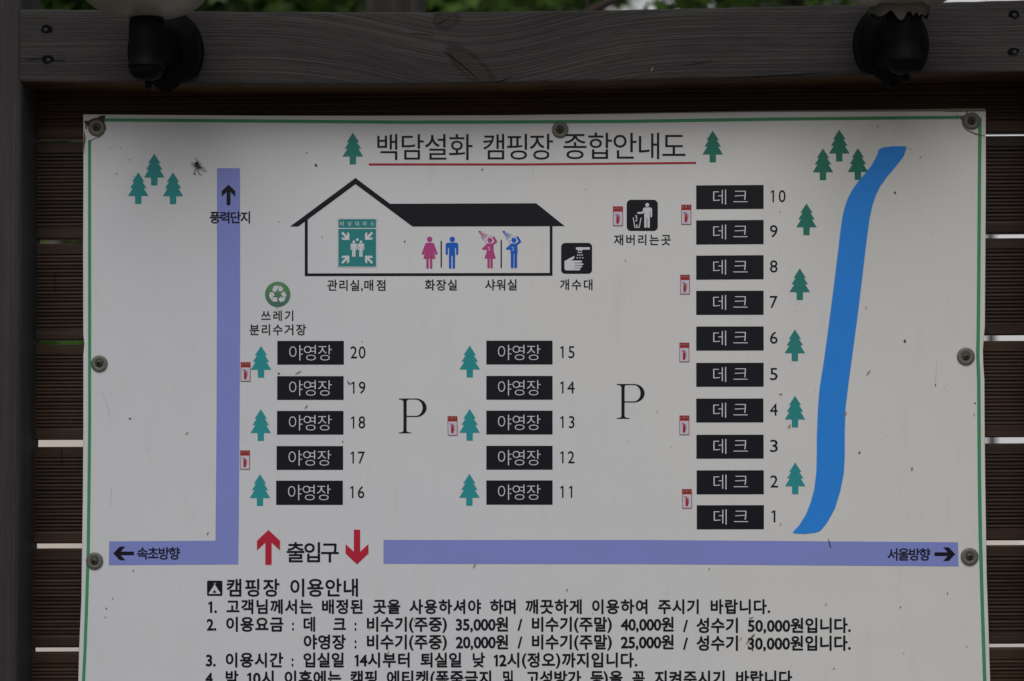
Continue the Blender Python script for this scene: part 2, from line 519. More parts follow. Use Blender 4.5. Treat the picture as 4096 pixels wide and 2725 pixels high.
bm.to_mesh(beam.data); bm.free()

def post(name, x0, x1, y0, y1, z0, z1, mat, bev=.010):
    pts = []
    for (cx, cy, a0) in ((x1-bev, y0+bev, -90), (x1-bev, y1-bev, 0), (x0+bev, y1-bev, 90), (x0+bev, y0+bev, 180)):
        for k in range(4):
            a = R(a0+30*k)
            pts.append((cx+bev*math.cos(a), cy+bev*math.sin(a)))
    L = len(pts); v, f = [], []
    nz = 24
    for i in range(nz+1):
        z = z0+(z1-z0)*i/nz
        dx = .0012*math.sin(z*5.1)
        v += [(x+dx, y, z) for x, y in pts]
    for i in range(nz):
        for j in range(L):
            j2 = (j+1) % L
            f.append((i*L+j, i*L+j2, (i+1)*L+j2, (i+1)*L+j))
    f.append(tuple(range(L))[::-1]); f.append(tuple(nz*L+j for j in range(L)))
    return mesh_obj(name, v, f, mat, frame)
xpl = P(79, 1300, YF).x
post("post", xpl-.115, xpl, YF-.001, .04, 0, 2.35, M_post)
xpr = P(4177, 1300, YF).x
post("post", xpr, xpr+.115, YF-.001, .04, 0, 2.35, M_post)
YC = .075
post("back_post", P(1463, 0, YC).x, P(1692, 0, YC).x, YC, YC+.09, 0, 2.35, M_under, .006)
post("back_post", P(88, 0, .05).x, P(136, 0, .05).x, .045, .075, 0, 2.1, M_under, .004)

# ---- flat print helpers -----------------------------------------------------
class Flat:
    """collects polygons drawn in photo pixels on the plane y = Y, each a hair above the last"""
    def __init__(s, Y): s.Y = Y; s.v = []; s.f = []; s.k = 0
    def poly(s, pts):
        y = s.Y - s.k*8e-6; s.k += 1
        i = len(s.v)
        ar = sum(a[0]*b_[1]-b_[0]*a[1] for a, b_ in zip(pts, pts[1:]+pts[:1]))
        if ar > 0: pts = pts[::-1]
        s.v += [P(a, b_, y) for a, b_ in pts]
        s.f.append(tuple(range(i, i+len(pts))))
        return s
    def rect(s, x0, y0, x1, y1): return s.poly([(x0, y0), (x1, y0), (x1, y1), (x0, y1)])
    def disc(s, x, y, r, ry=None, n_=28):
        ry = ry or r
        return s.poly([(x+r*math.cos(6.28318*i/n_), y+ry*math.sin(6.28318*i/n_)) for i in range(n_)])
    def rrect(s, x0, y0, x1, y1, r):
        pts = []
        for cx, cy, a0 in ((x1-r, y0+r, -90), (x1-r, y1-r, 0), (x0+r, y1-r, 90), (x0+r, y0+r, 180)):
            pts += [(cx+r*math.cos(R(a0+15*k)), cy+r*math.sin(R(a0+15*k))) for k in range(7)]
        return s.poly(pts)
    def stroke(s, pts, w, cap=True):
        r = w/2
        for (a, b_), (c, d) in zip(pts, pts[1:]):
            L = math.hypot(c-a, d-b_) or 1
            nx_, ny = -(d-b_)/L*r, (c-a)/L*r
            s.poly([(a+nx_, b_+ny), (c+nx_, d+ny), (c-nx_, d-ny), (a-nx_, b_-ny)])
        for i, (a, b_) in enumerate(pts):
            if cap or 0 < i < len(pts)-1: s.disc(a, b_, r, n_=16)
        return s
    def build(s, name, mat, parent, label=None):
        o = mesh_obj(name, s.v, s.f, mat, parent)
        if label: o["label"] = label
        return o

for pts, w_ in (([(218, 1086), (221, 1110), (219, 1170)], 4), ([(246, 1798), (247, 1830), (249, 1868)], 5), ([(4060, 1285), (4052, 1296)], 4)):
    Flat(YS-.0006).stroke(pts, w_*.7).build("nail_stain", M_stain, frame)

class Z:
    """a Flat whose drawing coordinates are scaled: x/s+ox, y/s+oy"""
    def __init__(s, fl, ox, oy, sc_): s.fl, s.ox, s.oy, s.s = fl, ox, oy, sc_
    def m(s, p): return (p[0]/s.s+s.ox, p[1]/s.s+s.oy)
    def poly(s, pts): s.fl.poly([s.m(p) for p in pts]); return s
    def rect(s, a, b_, c, d): return s.poly([(a, b_), (c, b_), (c, d), (a, d)])
    def disc(s, x, y, r): s.fl.disc(*s.m((x, y)), r/s.s); return s
    def stroke(s, pts, w, cap=True): s.fl.stroke([s.m(p) for p in pts], w/s.s, cap); return s
    def rrect(s, a, b_, c, d, r): s.fl.rrect(*s.m((a, b_)), *s.m((c, d)), r/s.s); return s

_gl = {}
def glyph(ch, off):
    key = (ch, off)
    if key in _gl: return _gl[key]
    if ch == '1':
        o_ = off
        _gl[key] = ([(.305-o_, -o_), (.392+o_, -o_), (.392+o_, .685+o_), (.335-o_*.4, .685+o_), (.185-o_, .60+o_*.4), (.185-o_, .525-o_), (.305-o_, .583-o_*1.6)], [tuple(range(7))])
        return _gl[key]
    cu = bpy.data.curves.new("glyph", "FONT"); cu.body = ch; cu.offset = min(off, 0.0); cu.resolution_u = 3
    o = bpy.data.objects.new("glyph", cu); link(o)
    dg = bpy.context.evaluated_depsgraph_get(); dg.update()
    me = bpy.data.meshes.new_from_object(o.evaluated_get(dg))
    vs = [(q.co.x, q.co.y) for q in me.vertices]; fs = [tuple(p_.vertices) for p_ in me.polygons]
    bpy.data.objects.remove(o); bpy.data.curves.remove(cu); bpy.data.meshes.remove(me)
    if off > 0:        # bolder weight: the outline swept round a small circle
        V2, F2 = list(vs), list(fs)
        for k_ in range(8):
            dx, dy = off*math.cos(k_*math.pi/4), off*math.sin(k_*math.pi/4)
            i0 = len(V2)
            V2 += [(a_+dx, b_+dy, -(k_+1)) for a_, b_ in vs]
            F2 += [tuple(i0+j for j in fc) for fc in fs]
        vs, fs = V2, F2
    _gl[key] = (vs, fs); return _gl[key]

ADV = {',': .25, '.': .28, ':': .3, '/': .30, '(': .36, ')': .36, ' ': .3}
def adv(ch):
    if ord(ch) > 0x1100: return .92
    if ch.isdigit(): return .5
    return ADV.get(ch, .5)

def text(words, Y, mat, parent, off=0.0, label=None, name="lettering"):
    """words: (string, left px, right px, top px, bottom px[, 'n' for numerals]) -- ink extents read off the sign"""
    v, f = [], []
    for w in words:
        s_, x0, x1, yt, yb = w[:5]
        num = len(w) > 5
        em = (yb-yt)/(.691 if num else .904)
        base = yb if num else yb-.077*em
        gs = [glyph(c_, off) for c_ in s_]
        lo = min(p_[0] for p_ in gs[0][0]); hi = max(p_[0] for p_ in gs[-1][0])
        if len(s_) == 1:
            sx = (x1-x0)/(hi-lo); pos = [0]; 
        else:
            sx = em*(.88 if num else .97)
            nat = 0; wsum = 0; pos = []; ws = []
            for i, c_ in enumerate(s_):
                pos.append(nat); ws.append(wsum)
                nat += adv(c_)
                wsum += 1 if ord(c_) > 0x1100 or num else .12
            ink_w = (pos[-1]+hi-lo)*sx
            if ws[-1] > 0:
                k = ((x1-x0)-ink_w)/ws[-1]/sx
                k = max(-.14, k)
                pos = [p_+k*q for p_, q in zip(pos, ws)]
            ink_w = (pos[-1]+hi-lo)*sx
            sx *= (x1-x0)/ink_w
        for g, p_, c_ in zip(gs, pos, s_):
            i0 = len(v)
            dy = .085*em if c_ in '()' else 0
            for gv_ in g[0]:
                v.append(P(x0+(p_+gv_[0]-lo)*sx, base-gv_[1]*em-dy, Y + (gv_[2]*6e-6 if len(gv_) > 2 else 0)))
            f += [tuple(i0+j for j in fc) for fc in g[1]]
    o = mesh_obj(name, v, f, mat, parent)
    if label: o["label"] = label
    return o

# ------------------------------------------------------------ the sign panel
sign = empty("sign_panel", (P(2140, 2725).x, -.001, P(2140, 1500).z), "large white printed campsite map board with black labels, violet roads and a blue river", "sign")
L_edge = [(458, 333), (700, 334.5), (1000, 333), (1340, 334), (1375, 338), (1420, 334), (1700, 334), (2000, 332), (2260, 328), (2400, 326), (2600, 317), (2725, 314), (3100, 305)]
R_edge = [(436, 3941), (700, 3943), (1000, 3941), (1300, 3939), (1400, 3931), (1450, 3932), (1520, 3937), (1700, 3938), (1900, 3940), (2300, 3946), (2500, 3953), (2725, 3960), (3100, 3972)]
T_edge = [(333, 458), (600, 460), (1000, 463), (1500, 464), (2000, 462), (2500, 456), (3000, 449), (3500, 447), (3943, 446)]
TB_edge = [(333, 458.5), (1000, 463.4), (2000, 461), (2400, 454.5), (3000, 444), (3500, 439), (3941, 434)]
def slab(name, top, mat, edge_mat, y0, y1, grow=0.0, zb=3050):
    out = [(x, y) for x, y in top]
    ys = [y for y, _ in R_edge if y > 460] 
    out += [(lerp(R_edge, y)+grow, y) for y in ys if y < zb] + [(lerp(R_edge, zb)+grow, zb), (lerp(L_edge, zb)-grow, zb)]
    out += [(lerp(L_edge, y)-grow, y) for y in sorted([q for q, _ in L_edge if 480 < q < zb], reverse=True)]
    n_ = len(out)
    v = [P(a, b_, y0) for a, b_ in out] + [Vector((p_.x, y1, p_.z)) for p_ in [P(a, b_, y0) for a, b_ in out]]
    f = [tuple(range(n_))[::-1], tuple(range(n_, 2*n_))] + [(i, (i+1) % n_, n_+(i+1) % n_, n_+i) for i in range(n_)]
    o = mesh_obj(name, v, f, mat, sign)
    o.data.materials.append(edge_mat)
    for p_ in o.data.polygons[1:]: p_.material_index = 1
    bm = bmesh.new(); bm.from_mesh(o.data); bmesh.ops.recalc_face_normals(bm, faces=bm.faces); bm.to_mesh(o.data); bm.free()
    return o
slab("printed_face", T_edge, M_face, M_edge, 0.0, .0035)
slab("backing_sheet", TB_edge, M_back, M_edge, .0045, .0105, 1.2)

Y1, Y2, Y3 = -.00035, -.0007, -.0011

# green border line
fl = Flat(Y1)
bl_ = [(560, 358), (1000, 358.5), (1400, 358.5), (1700, 358.5), (2000, 355.5), (2200, 353), (2400, 347), (2600, 340), (2725, 334), (3030, 322)]
tl_ = [(418, 480), (1100, 485), (1600, 489), (2000, 488.5), (2500, 486), (3100, 477), (3860, 469.5)]
br_ = [(470, 3920), (740, 3917.5), (1000, 3916), (1300, 3913.5), (1420, 3911.5), (1520, 3915), (1900, 3917.5), (2150, 3921.5), (2400, 3928.5), (2600, 3935), (2725, 3939), (3030, 3949)]
def ribbon(fl, pts, w, vert):
    a = [(x-w/2, y) for y, x in pts] if vert else [(x, y-w/2) for x, y in pts]
    c = [(x+w/2, y) for y, x in pts] if vert else [(x, y+w/2) for x, y in pts]
    fl.poly(a + c[::-1])
ribbon(fl, bl_, 12.5, True); ribbon(fl, tl_, 13, False); ribbon(fl, br_, 14, True)
fl.build("border_line", M_green, sign)

# title
text([("백담설화", 1509, 1890, 537, 640), ("캠핑장", 1933, 2212, 536, 639), ("종합안내도", 2254, 2742, 532, 637)], Y1, M_black, sign, .002)
Flat(Y1).poly([(1475, 654), (2100, 654), (2784, 648), (2784, 656), (2100, 662.5), (1475, 662.5)]).build("title_rule", M_red2, sign)

def tree_sym(x, y, s=1.0):
    pts = [(0, 0), (24.5, 38), (16, 38), (33, 64), (22, 64), (41, 95.5), (13, 95.5), (12.5, 127)]
    pts = pts + [(-a, b_) for a, b_ in pts[::-1][:-1]]
    Flat(Y1).poly([(x+a*s, y+b_*s) for a, b_ in pts]).build("tree_symbol", M_tree, sign)
for p_ in ((1411.5, 531), (2851, 523), (617, 615), (553, 689), (692, 690), (3357, 519), (3292, 594), (3431.5, 593), (3226, 814), (3199, 1073.5),
           (3179.5, 1318), (3180, 1583), (3181, 1850), (1044, 1384), (1043, 1637), (1040, 1897), (1879, 1383), (1878.5, 1636), (1877.5, 1896)):
    tree_sym(*p_)

# roads
Flat(Y1).poly([(868, 673), (960, 673), (961, 1300), (958, 1700), (955, 2100), (953, 2258), (435, 2261), (437, 2166), (862, 2163), (866, 1700), (868, 1200)]).build("road_symbol", M_purple, sign)
Flat(Y1).poly([(1534, 2160), (2600, 2160.5), (3832, 2169.5), (3834, 2266), (2600, 2257), (1534, 2255.5)]).build("road_symbol", M_purple, sign)
def arrow(tipx, tipy, ang, L, w, mat, name="arrow_symbol", hh=.33, Y=Y2, back=1.0):
    a = R(ang)
    k = [(0, 0), (hh, hh*.95), (hh, hh*.95+.27*back), (w/2/L, .36), (w/2/L, 1), (-w/2/L, 1), (-w/2/L, .36), (-hh, hh*.95+.27*back), (-hh, hh*.95)]
    Flat(Y).poly([(tipx+(q[0]*math.cos(a)-q[1]*math.sin(a))*L, tipy+(q[0]*math.sin(a)+q[1]*math.cos(a))*L) for q in k]).build(name, mat, sign)
arrow(914, 739, 0, 82, 15.5, M_black)
arrow(453, 2214, -90, 83, 14.5, M_black)
arrow(3821, 2217, 90, 83, 15, M_black)
arrow(1073.8, 2120, 0, 139.5, 25, M_red)
arrow(1428, 2257.5, 180, 138.5, 25, M_red)
text([("풍력단지", 838.5, 1000, 847, 893)], Y2, M_black, sign, .019)
text([("속초방향", 548, 720, 2190, 2238)], Y2, M_black, sign, .019)
text([("서울방향", 3550, 3722, 2194, 2242)], Y2, M_black, sign, .019)
text([("출입구", 1146.6, 1355.4, 2170.6, 2249)], Y1, M_black, sign, .017)

# river
Rr = [(3627, 589), (3615, 625), (3588, 660.5), (3548, 707), (3521, 745), (3503.6, 781), (3491, 817), (3479, 870), (3465.6, 968.6), (3452, 1084.6), (3434.4, 1232), (3418.6, 1353), (3396, 1519), (3382, 1633.7), (3379, 1729), (3379, 1825), (3375, 1895), (3361, 1965), (3339, 2035.6), (3307, 2093), (3281.5, 2123.6), (3262, 2131), (3217.7, 2135.7), (3176, 2133.8)]
Rl = [(3171, 2130), (3198.5, 2099), (3224, 2058), (3243, 2010), (3257, 1959), (3265.5, 1889), (3267.4, 1812), (3267.4, 1742), (3272, 1633.7), (3278, 1557), (3294, 1455), (3310, 1340), (3325, 1225), (3338, 1125), (3352, 1009), (3360.7, 933), (3369.6, 870), (3378.6, 830), (3392, 792), (3410, 759), (3432, 727.5), (3459, 696), (3485.7, 663), (3503.6, 631.5), (3511, 614), (3515, 600), (3530, 591), (3570.5, 585.5), (3620, 585)]
Flat(Y2).poly(Rr+Rl).build("river_symbol", M_river, sign)

# house outline
fl = Flat(Y1)
fl.poly([(1160, 906.5), (1422, 712), (1560, 815.5), (2145, 813.5), (2259, 905), (1650, 906.5), (1422, 737), (1193, 906.5)])
fl.poly([(1219, 886), (1231, 877.5), (1231, 1094), (2199, 1092), (2199, 904), (2210, 904), (2210, 1103.5), (1219, 1105)])
fl.build("building_symbol", M_black, sign)

# shelter sign
sh = Flat(Y1).rect(1349, 872, 1508, 1070).build("shelter_notice", M_grey, sign)
Flat(Y1-.0001).rect(1350.3, 873.3, 1506.7, 1068.7).build("margin", M_white, sh)
fl = Flat(Y1-.0002); fl.rrect(1353.5, 877, 1504, 912, 5); fl.rect(1353.5, 916, 1504, 1066.5); fl.build("green_field", M_teal, sh)
fl = Flat(Y2); q = Z(fl, 1100, 680, 3.1357)
a0 = [(850, 775), (830, 795), (882, 850), (830, 850), (850, 878), (932, 878), (932, 800), (905, 775), (905, 828)]
for mx_, my in ((0, 0), (1, 0), (0, 1), (1, 1)):
    q.poly([((2061-a) if mx_ else a, (1954-b_) if my else b_) for a, b_ in a0])
for cx in (989, 1078):
    q.disc(cx, 903, 17)
    q.rrect(cx-41, 923, cx+41, 960, 16)
    q.stroke([(cx-33, 940), (cx-33, 998)], 15).stroke([(cx+33, 940), (cx+33, 998)], 15)
    q.rect(cx-21, 930, cx+21, 1012)
    q.stroke([(cx-11, 1000), (cx-11, 1082)], 20).stroke([(cx+11, 1000), (cx+11, 1082)], 20)
q.disc(1033, 874, 17)
fl.build("pictogram", M_white, sh)
text([("비상대피소", 1361, 1497, 886, 904)], Y2, M_white, sh, .006)

# toilets and showers
fl = Flat(Y1); q = Z(fl, 1620, 780, 3.0218)
q.disc(298, 537, 33).rrect(243, 578, 353, 625, 22).stroke([(257, 600), (218, 708)], 31).stroke([(339, 600), (378, 708)], 31)
q.poly([(266, 590), (330, 590), (370, 772), (222, 772)]).stroke([(272, 765), (272, 878)], 30).stroke([(316, 765), (316, 878)], 30)
fl.build("woman_symbol", M_pink, sign)
fl = Flat(Y1); q = Z(fl, 1620, 780, 3.0218)
q.disc(571, 537, 33).rrect(491, 577, 645, 640, 28).stroke([(505, 610), (505, 712)], 28).stroke([(631, 610), (631, 712)], 28)
q.rect(531, 590, 605, 735).stroke([(546, 725), (546, 877)], 31).stroke([(590, 725), (590, 877)], 31)
fl.build("man_symbol", M_blue, sign)
for a_ in ([(438, 562), (438, 872)], [(1163, 552), (1163, 878)]):
    fl = Flat(Y1); Z(fl, 1620, 780, 3.0218).stroke(a_, 16); fl.build("divider_line", M_black, sign)
for dx, mt, man in ((0, M_pink, 0), (290, M_blue, 1)):
    fl = Flat(Y1); q = Z(fl, 1620+dx/3.0218, 780, 3.0218)
    q.disc(1026, 548, 30).stroke([(998, 602), (944, 650), (1000, 652)], 26).stroke([(1052, 604), (1101, 563), (1069, 513)], 27)
    if man:
        q.poly([(985, 586), (1068, 586), (1072, 708), (985, 708)]).stroke([(1006, 700), (1006, 870)], 35).stroke([(1048, 700), (1048, 870)], 35)
    else:
        q.poly([(985, 586), (1062, 586), (1072, 620), (1072, 680), (1098, 769), (960, 769), (988, 680)])
        q.stroke([(1010, 760), (1010, 874)], 29).stroke([(1046, 760), (1046, 874)], 29)
    q.poly([(886, 440), (893, 433), (910, 436), (922, 440), (912, 468), (900, 462), (895, 450)])
    for i in range(7):
        for j in range(5):
            if i > 3 and (i+j) % 2: continue
            a = R(20+j*10.5+ (3 if i % 2 else 0)); r_ = 26+17*i
            if r_ > 120 and j not in (0, 4): continue
            q.disc(903+math.cos(a)*r_*1.12, 448+math.sin(a)*r_*1.12, 5.5)
    fl.build("shower_symbol", mt, sign, "blue man under a shower" if man else "pink woman under a shower")
    fl = Flat(Y2); q = Z(fl, 1620+dx/3.0218, 780, 3.0218)
    q.stroke([(1003, 634), (1019, 634), (1019, 668), (1003, 668)], 7, False)
    fl.build("soap_symbol", M_white, sign)

# hand-washing, ash-bin and camping pictograms
hb = Flat(Y1).rrect(2244.5, 972, 2368.5, 1095.5, 16).build("washing_pictogram", M_black, sign)
fl = Flat(Y2); q = Z(fl, 1620, 780, 3.0218)
q.poly([(2045, 738), (2047, 765), (2005, 792), (2135, 794), (2141, 806), (2132, 818), (2048, 820), (2048, 826), (2150, 828), (2158, 838), (2148, 849), (2048, 850), (2048, 856), (2134, 858), (2142, 869), (2132, 880), (2048, 881), (2048, 887), (2116, 888), (2121, 900), (2110, 912), (1945, 912), (1928, 895), (1928, 800)])
q.stroke([(2080, 648), (2100, 648)], 30).rect(2080, 633, 2234, 662).rrect(2084, 655, 2148, 673, 8)
for y, xs in ((695, (2094, 2113, 2132)), (728, (2088, 2113, 2140)), (761, (2081, 2114, 2148))):
    for x in xs: q.disc(x, y, 8)
fl.build("hand_and_tap", M_white, hb)
tb = Flat(Y1).rrect(2506.7, 799.5, 2631.3, 924, 17).build("ash_bin_pictogram", M_black, sign)
fl = Flat(Y2); q = Z(fl, 2200, 740, 3.5633)
q.disc(1386, 286, 28).rrect(1325, 322, 1455, 380, 28).stroke([(1443, 352), (1443, 450)], 24).rect(1343, 330, 1423, 470)
q.stroke([(1361, 455), (1361, 596)], 35).stroke([(1405, 455), (1405, 596)], 35).stroke([(1347, 346), (1320, 398), (1257, 400)], 26)
q.stroke([(1185, 466), (1211, 606), (1272, 606), (1298, 466)], 13, False)
for x, y, a in ((1228, 443, 30), (1235, 472, 40), (1231, 508, 0), (1239, 577, 25)):
    c, s_ = math.cos(R(a))*11, math.sin(R(a))*11
    q.poly([(x+c-s_, y+s_+c), (x-c-s_, y-s_+c), (x-c+s_, y-s_-c), (x+c+s_, y+s_-c)])
fl.build("person_and_bin", M_white, tb)
cb = Flat(Y1).rrect(828, 2323, 889.6, 2384, 5).build("camping_pictogram", M_black, sign)
fl = Flat(Y2); q = Z(fl, 800, 2050, 2.3225)
q.poly([(136, 668), (188, 748), (84, 748)]).rect(82, 747, 188, 757).stroke([(128, 656), (142, 680)], 4).stroke([(146, 656), (130, 680)], 4)
fl.build("tent_symbol", M_white, cb)
Flat(Y3).poly([(857.7, 2360), (866, 2371), (850, 2371)]).build("tent_door", M_black, cb)

# recycling
rc = Flat(Y1).disc(1111, 1178, 50.8, n_=64).build("recycling_pictogram", M_recy, sign)
fl = Flat(Y2); q = Z(fl, 1040, 1110, 11.2)
for pts in ([(640, 375), (880, 380), (800, 500), (690, 675), (535, 580)],
            [(893, 386), (940, 395), (985, 450), (1005, 500), (1065, 465), (1005, 600), (970, 630), (810, 620), (845, 580), (815, 510)],
            [(1090, 630), (1190, 790), (1150, 870), (1020, 878), (935, 715)],
            [(1165, 897), (1060, 1080), (930, 1085), (925, 1140), (830, 990), (920, 845), (935, 897)],
            [(775, 895), (775, 1085), (580, 1085), (533, 1010), (590, 895)],
            [(515, 1030), (400, 830), (445, 710), (410, 675), (560, 665), (610, 690), (670, 835), (610, 810)]):
    q.poly(pts)
fl.build("arrow_loop", M_white, rc)

text([("관리실", 1309.5, 1437, 1120, 1163), (",", 1444, 1451.5, 1120, 1163), ("매점", 1457, 1541.7, 1120, 1163)], Y1, M_black, sign, .017)
text([("화장실", 1699.4, 1827.5, 1119, 1162)], Y1, M_black, sign, .017)
text([("샤워실", 1940, 2067, 1118, 1161.5)], Y1, M_black, sign, .017)
text([("개수대", 2240, 2370, 1118, 1160)], Y1, M_black, sign, .017)
text([("재버리는곳", 2456, 2683, 939, 981)], Y1, M_black, sign, .017)
text([("쓰레기", 1045, 1173, 1242.6, 1284)], Y1, M_black, sign, .017)
text([("분리수거장", 998, 1224.5, 1298, 1341)], Y1, M_black, sign, .017)

# pitch and deck blocks with their numbers
YL = [(1364, 1459), (1505, 1600), (1644, 1739), (1784.7, 1880), (1923, 2020)]
XL = [(1109.2, 1375.5), (1108.7, 1374.5), (1108, 1374), (1106.5, 1372.5), (1104.5, 1371.5)]
for i, ((y0, y1), (x0, x1)) in enumerate(zip(YL, XL)):
    blk = Flat(Y1).rect(x0, y0, x1, y1).build("pitch_block", M_black, sign)
    text([("야영장", x0+47.6, x0+218.5, y0+16, y0+79)], Y2, M_white, blk, -.011)
    text([(str(20-i), x0+(292.5 if i == 0 else 296), x0+353, y0+21.5, y0+69.5, 'n')], Y1, M_black, sign, .004)
    y0 -= 1; y1 -= .7
    blk = Flat(Y1).rect(1945.3, y0, 2210.2, y1).build("pitch_block", M_black, sign)
    text([("야영장", 1991.8, 2162, y0+16, y0+78.5)], Y2, M_white, blk, -.011)
    text([(str(15-i), 2241, 2298 if i < 4 else 2289, y0+21.5, y0+69.5, 'n')], Y1, M_black, sign, .004)
decks = [(742, 837.5, 2784.8), (882, 978.7, 2784.8), (1022.8, 1119.3, 2784.8), (1163.7, 1260, 2784.8), (1306.5, 1403, 2785), (1452, 1547.6, 2785), (1594.8, 1690.5, 2785), (1739.6, 1835.3, 2785.7), (1882, 1978, 2786.5), (2021.5, 2118, 2787)]
for i, (y0, y1, x0) in enumerate(decks):
    r_ = 1.8 if i < 3 else .5
    x1 = x0+(269.6 if i < 6 else 268.7)
    blk = Flat(Y1).poly([(x0, y0), (x1, y0-r_), (x1, y1-r_), (x0, y1)]).build("deck_block", M_black, sign)
    text([("데", x0+68, x0+119.5, y0+16, y0+77), ("크", x0+148.5, x0+205.5, y0+15, y0+76)], Y2, M_white, blk, -.011)
    nn = str(10-i)
    text([(nn, x0+298 if i == 0 else x0+294.7+(3.9 if i == 9 else 0), x0+357.5 if i == 0 else x0+325.5-(10.9 if i == 9 else 0), y0+20.5-r_, y0+68.5-r_, 'n')], Y1, M_black, sign, .004)

def letter_P(dx, dy):
    fl = Flat(Y1); q = Z(fl, 900+dx, 1300+dy, 1.96)
    q.rect(1363, 577, 1505, 585).rect(1399, 580, 1424, 848).rect(1363, 843, 1462, 850).rect(1422, 713, 1505, 722)
    q.poly([(1376, 584), (1400, 584), (1400, 602), (1394, 592)]).poly([(1423, 584), (1440, 584), (1428, 590), (1423, 602)])
    q.poly([(1376, 844), (1400, 844), (1400, 826), (1394, 838)]).poly([(1423, 844), (1448, 844), (1429, 838), (1423, 826)])
    out = [(1497+84*math.sin(R(a)), 649.5-72.5*math.cos(R(a))) for a in range(0, 181, 9)]
    inn = [(1494+55*math.sin(R(a)), 649.5-64.5*math.cos(R(a))) for a in range(180, -1, -9)]
    q.poly(out+inn)
    fl.build("parking_letter", M_black, sign)
letter_P(0, 0); letter_P(871.9, -58)

# rules of use
W = .030
text([("캠핑장", 906.4, 1117.8, 2317, 2386)], Y1, M_black, sign, .022)
text([("이용안내", 1160.8, 1432, 2316, 2386)], Y1, M_black, sign, .022)
def line(t_, b_, ws, off=W):
    text([(s_, a, c, t_, b_) for s_, a, c in ws], Y1, M_black, sign, off)
line(2399, 2455, [("1.", 833, 867.6), ("고객님께서는", 905.5, 1251), ("배정된", 1287.8, 1451), ("곳을", 1492.4, 1601.6), ("사용하셔야", 1637.9, 1924.8), ("하며", 1960, 2062.7), ("깨끗하게", 2102, 2327), ("이용하여", 2368, 2590), ("주시기", 2632, 2795), ("바랍니다.", 2842.4, 3081)])
for (y0, y1, first, a_, b_, c_) in ((2470, 2527, True, "35,000원", "40,000원", "50,000원입니다."), (2541, 2598, False, "20,000원", "25,000원", "30,000원입니다.")):
    ws = [("2.", 826.7, 865.4), ("이용요금", 904.6, 1133.7), (":", 1168, 1176), ("데", 1214, 1260.7), ("크", 1332.6, 1383.4)] if first else [("야영장", 1214.6, 1383.4)]
    ws += [(":", 1418, 1426), ("비수기(주중)", 1467.4, 1787.8), (a_, 1823, 2032.5), ("/", 2070, 2089.5), ("비수기(주말)", 2127.6, 2447.6), (b_, 2483, 2695)]
    line(y0-1, y1-1, ws)
    line(y0+3, y1+4, [("/", 2732, 2752), ("성수기", 2786, 2952), (c_, 2991, 3403.3)])
line(2612, 2669, [("3.", 823.7, 863), ("이용시간", 902.5, 1132.8), (":", 1166, 1174), ("입실일", 1213.3, 1375.7), ("14시부터", 1417.9, 1638.7), ("퇴실일", 1681.8, 1845.4), ("낮", 1890.6, 1939.8), ("12시(정오)까지입니다.", 1975, 2549.7)])
line(2684, 2741, [("4.", 821.5, 861), ("밤", 902.5, 953.7), ("10시", 988.6, 1095), ("이후에는", 1138, 1365), ("캠핑", 1401.5, 1507.4), ("에티켓(폭죽금지", 1547, 1965), ("및", 2012, 2053.8), ("고성방가", 2104, 2325), ("등)을", 2361, 2491), ("꼭", 2529, 2578.5), ("지켜주시기", 2618, 2898.5), ("바랍니다.", 2944, 3182)])

# fire-extinguisher stickers
def sticker(x0, y0, x1, y1, lean=0.0):
    w, h = x1-x0, y1-y0
    U = lambda u, v_: (x0+w*u+lean*v_, y0+h*v_)
    a = [U(0, 0), U(1, 0), U(1, 1), U(0, 1)]
    v = [P(p_[0], p_[1], -.0010) for p_ in a]+[P(p_[0], p_[1], -.0001) for p_ in a]
    st = mesh_obj("extinguisher_sticker", v, [(0, 1, 2, 3)[::-1], (4, 5, 6, 7), (0, 1, 5, 4), (1, 2, 6, 5), (2, 3, 7, 6), (3, 0, 4, 7)], M_sred, sign)
    Flat(-.0012).poly([U(.05, .28), U(.94, .28), U(.94, .975), U(.05, .975)]).build("white_field", M_swhite, st)
    fl = Flat(-.0014)
    def stk(pts, ww): fl.stroke([U(*p_) for p_ in pts], ww)
    stk([(.47, .56), (.47, .83)], w*.27)
    stk([(.48, .44), (.48, .52)], w*.09)
    stk([(.22, .395), (.38, .39), (.48, .43)], w*.05)
    stk([(.28, .48), (.36, .45), (.46, .44)], w*.05)
    stk([(.50, .455), (.64, .475), (.69, .53), (.66, .66), (.64, .75)], w*.05)
    fl.build("extinguisher_symbol", M_sred, st)
    text([("소화기", *[U(.14, 0)[0], U(.90, 0)[0]], y0+h*.065, y0+h*.175)], -.0013, M_black, st, .03)
    text([("소화기", *[U(.10, 0)[0], U(.86, 0)[0]], y0+h*.055, y0+h*.165)], -.0015, M_white, st, -.01)
for a in ((2451.7, 825.6, 2491.9, 903.6), (2725.6, 819, 2765.5, 898, -1), (2721, 1099.5, 2759, 1177), (2718, 1371, 2757, 1448), (2718, 1662.4, 2757, 1739.6), (2728, 1956.5, 2767, 2033.6, 1.5),
          (962.8, 1449, 1002, 1526), (960.5, 1802, 999.5, 1877.6), (1790, 1665, 1829, 1742, 1.5)):
    sticker(*a)

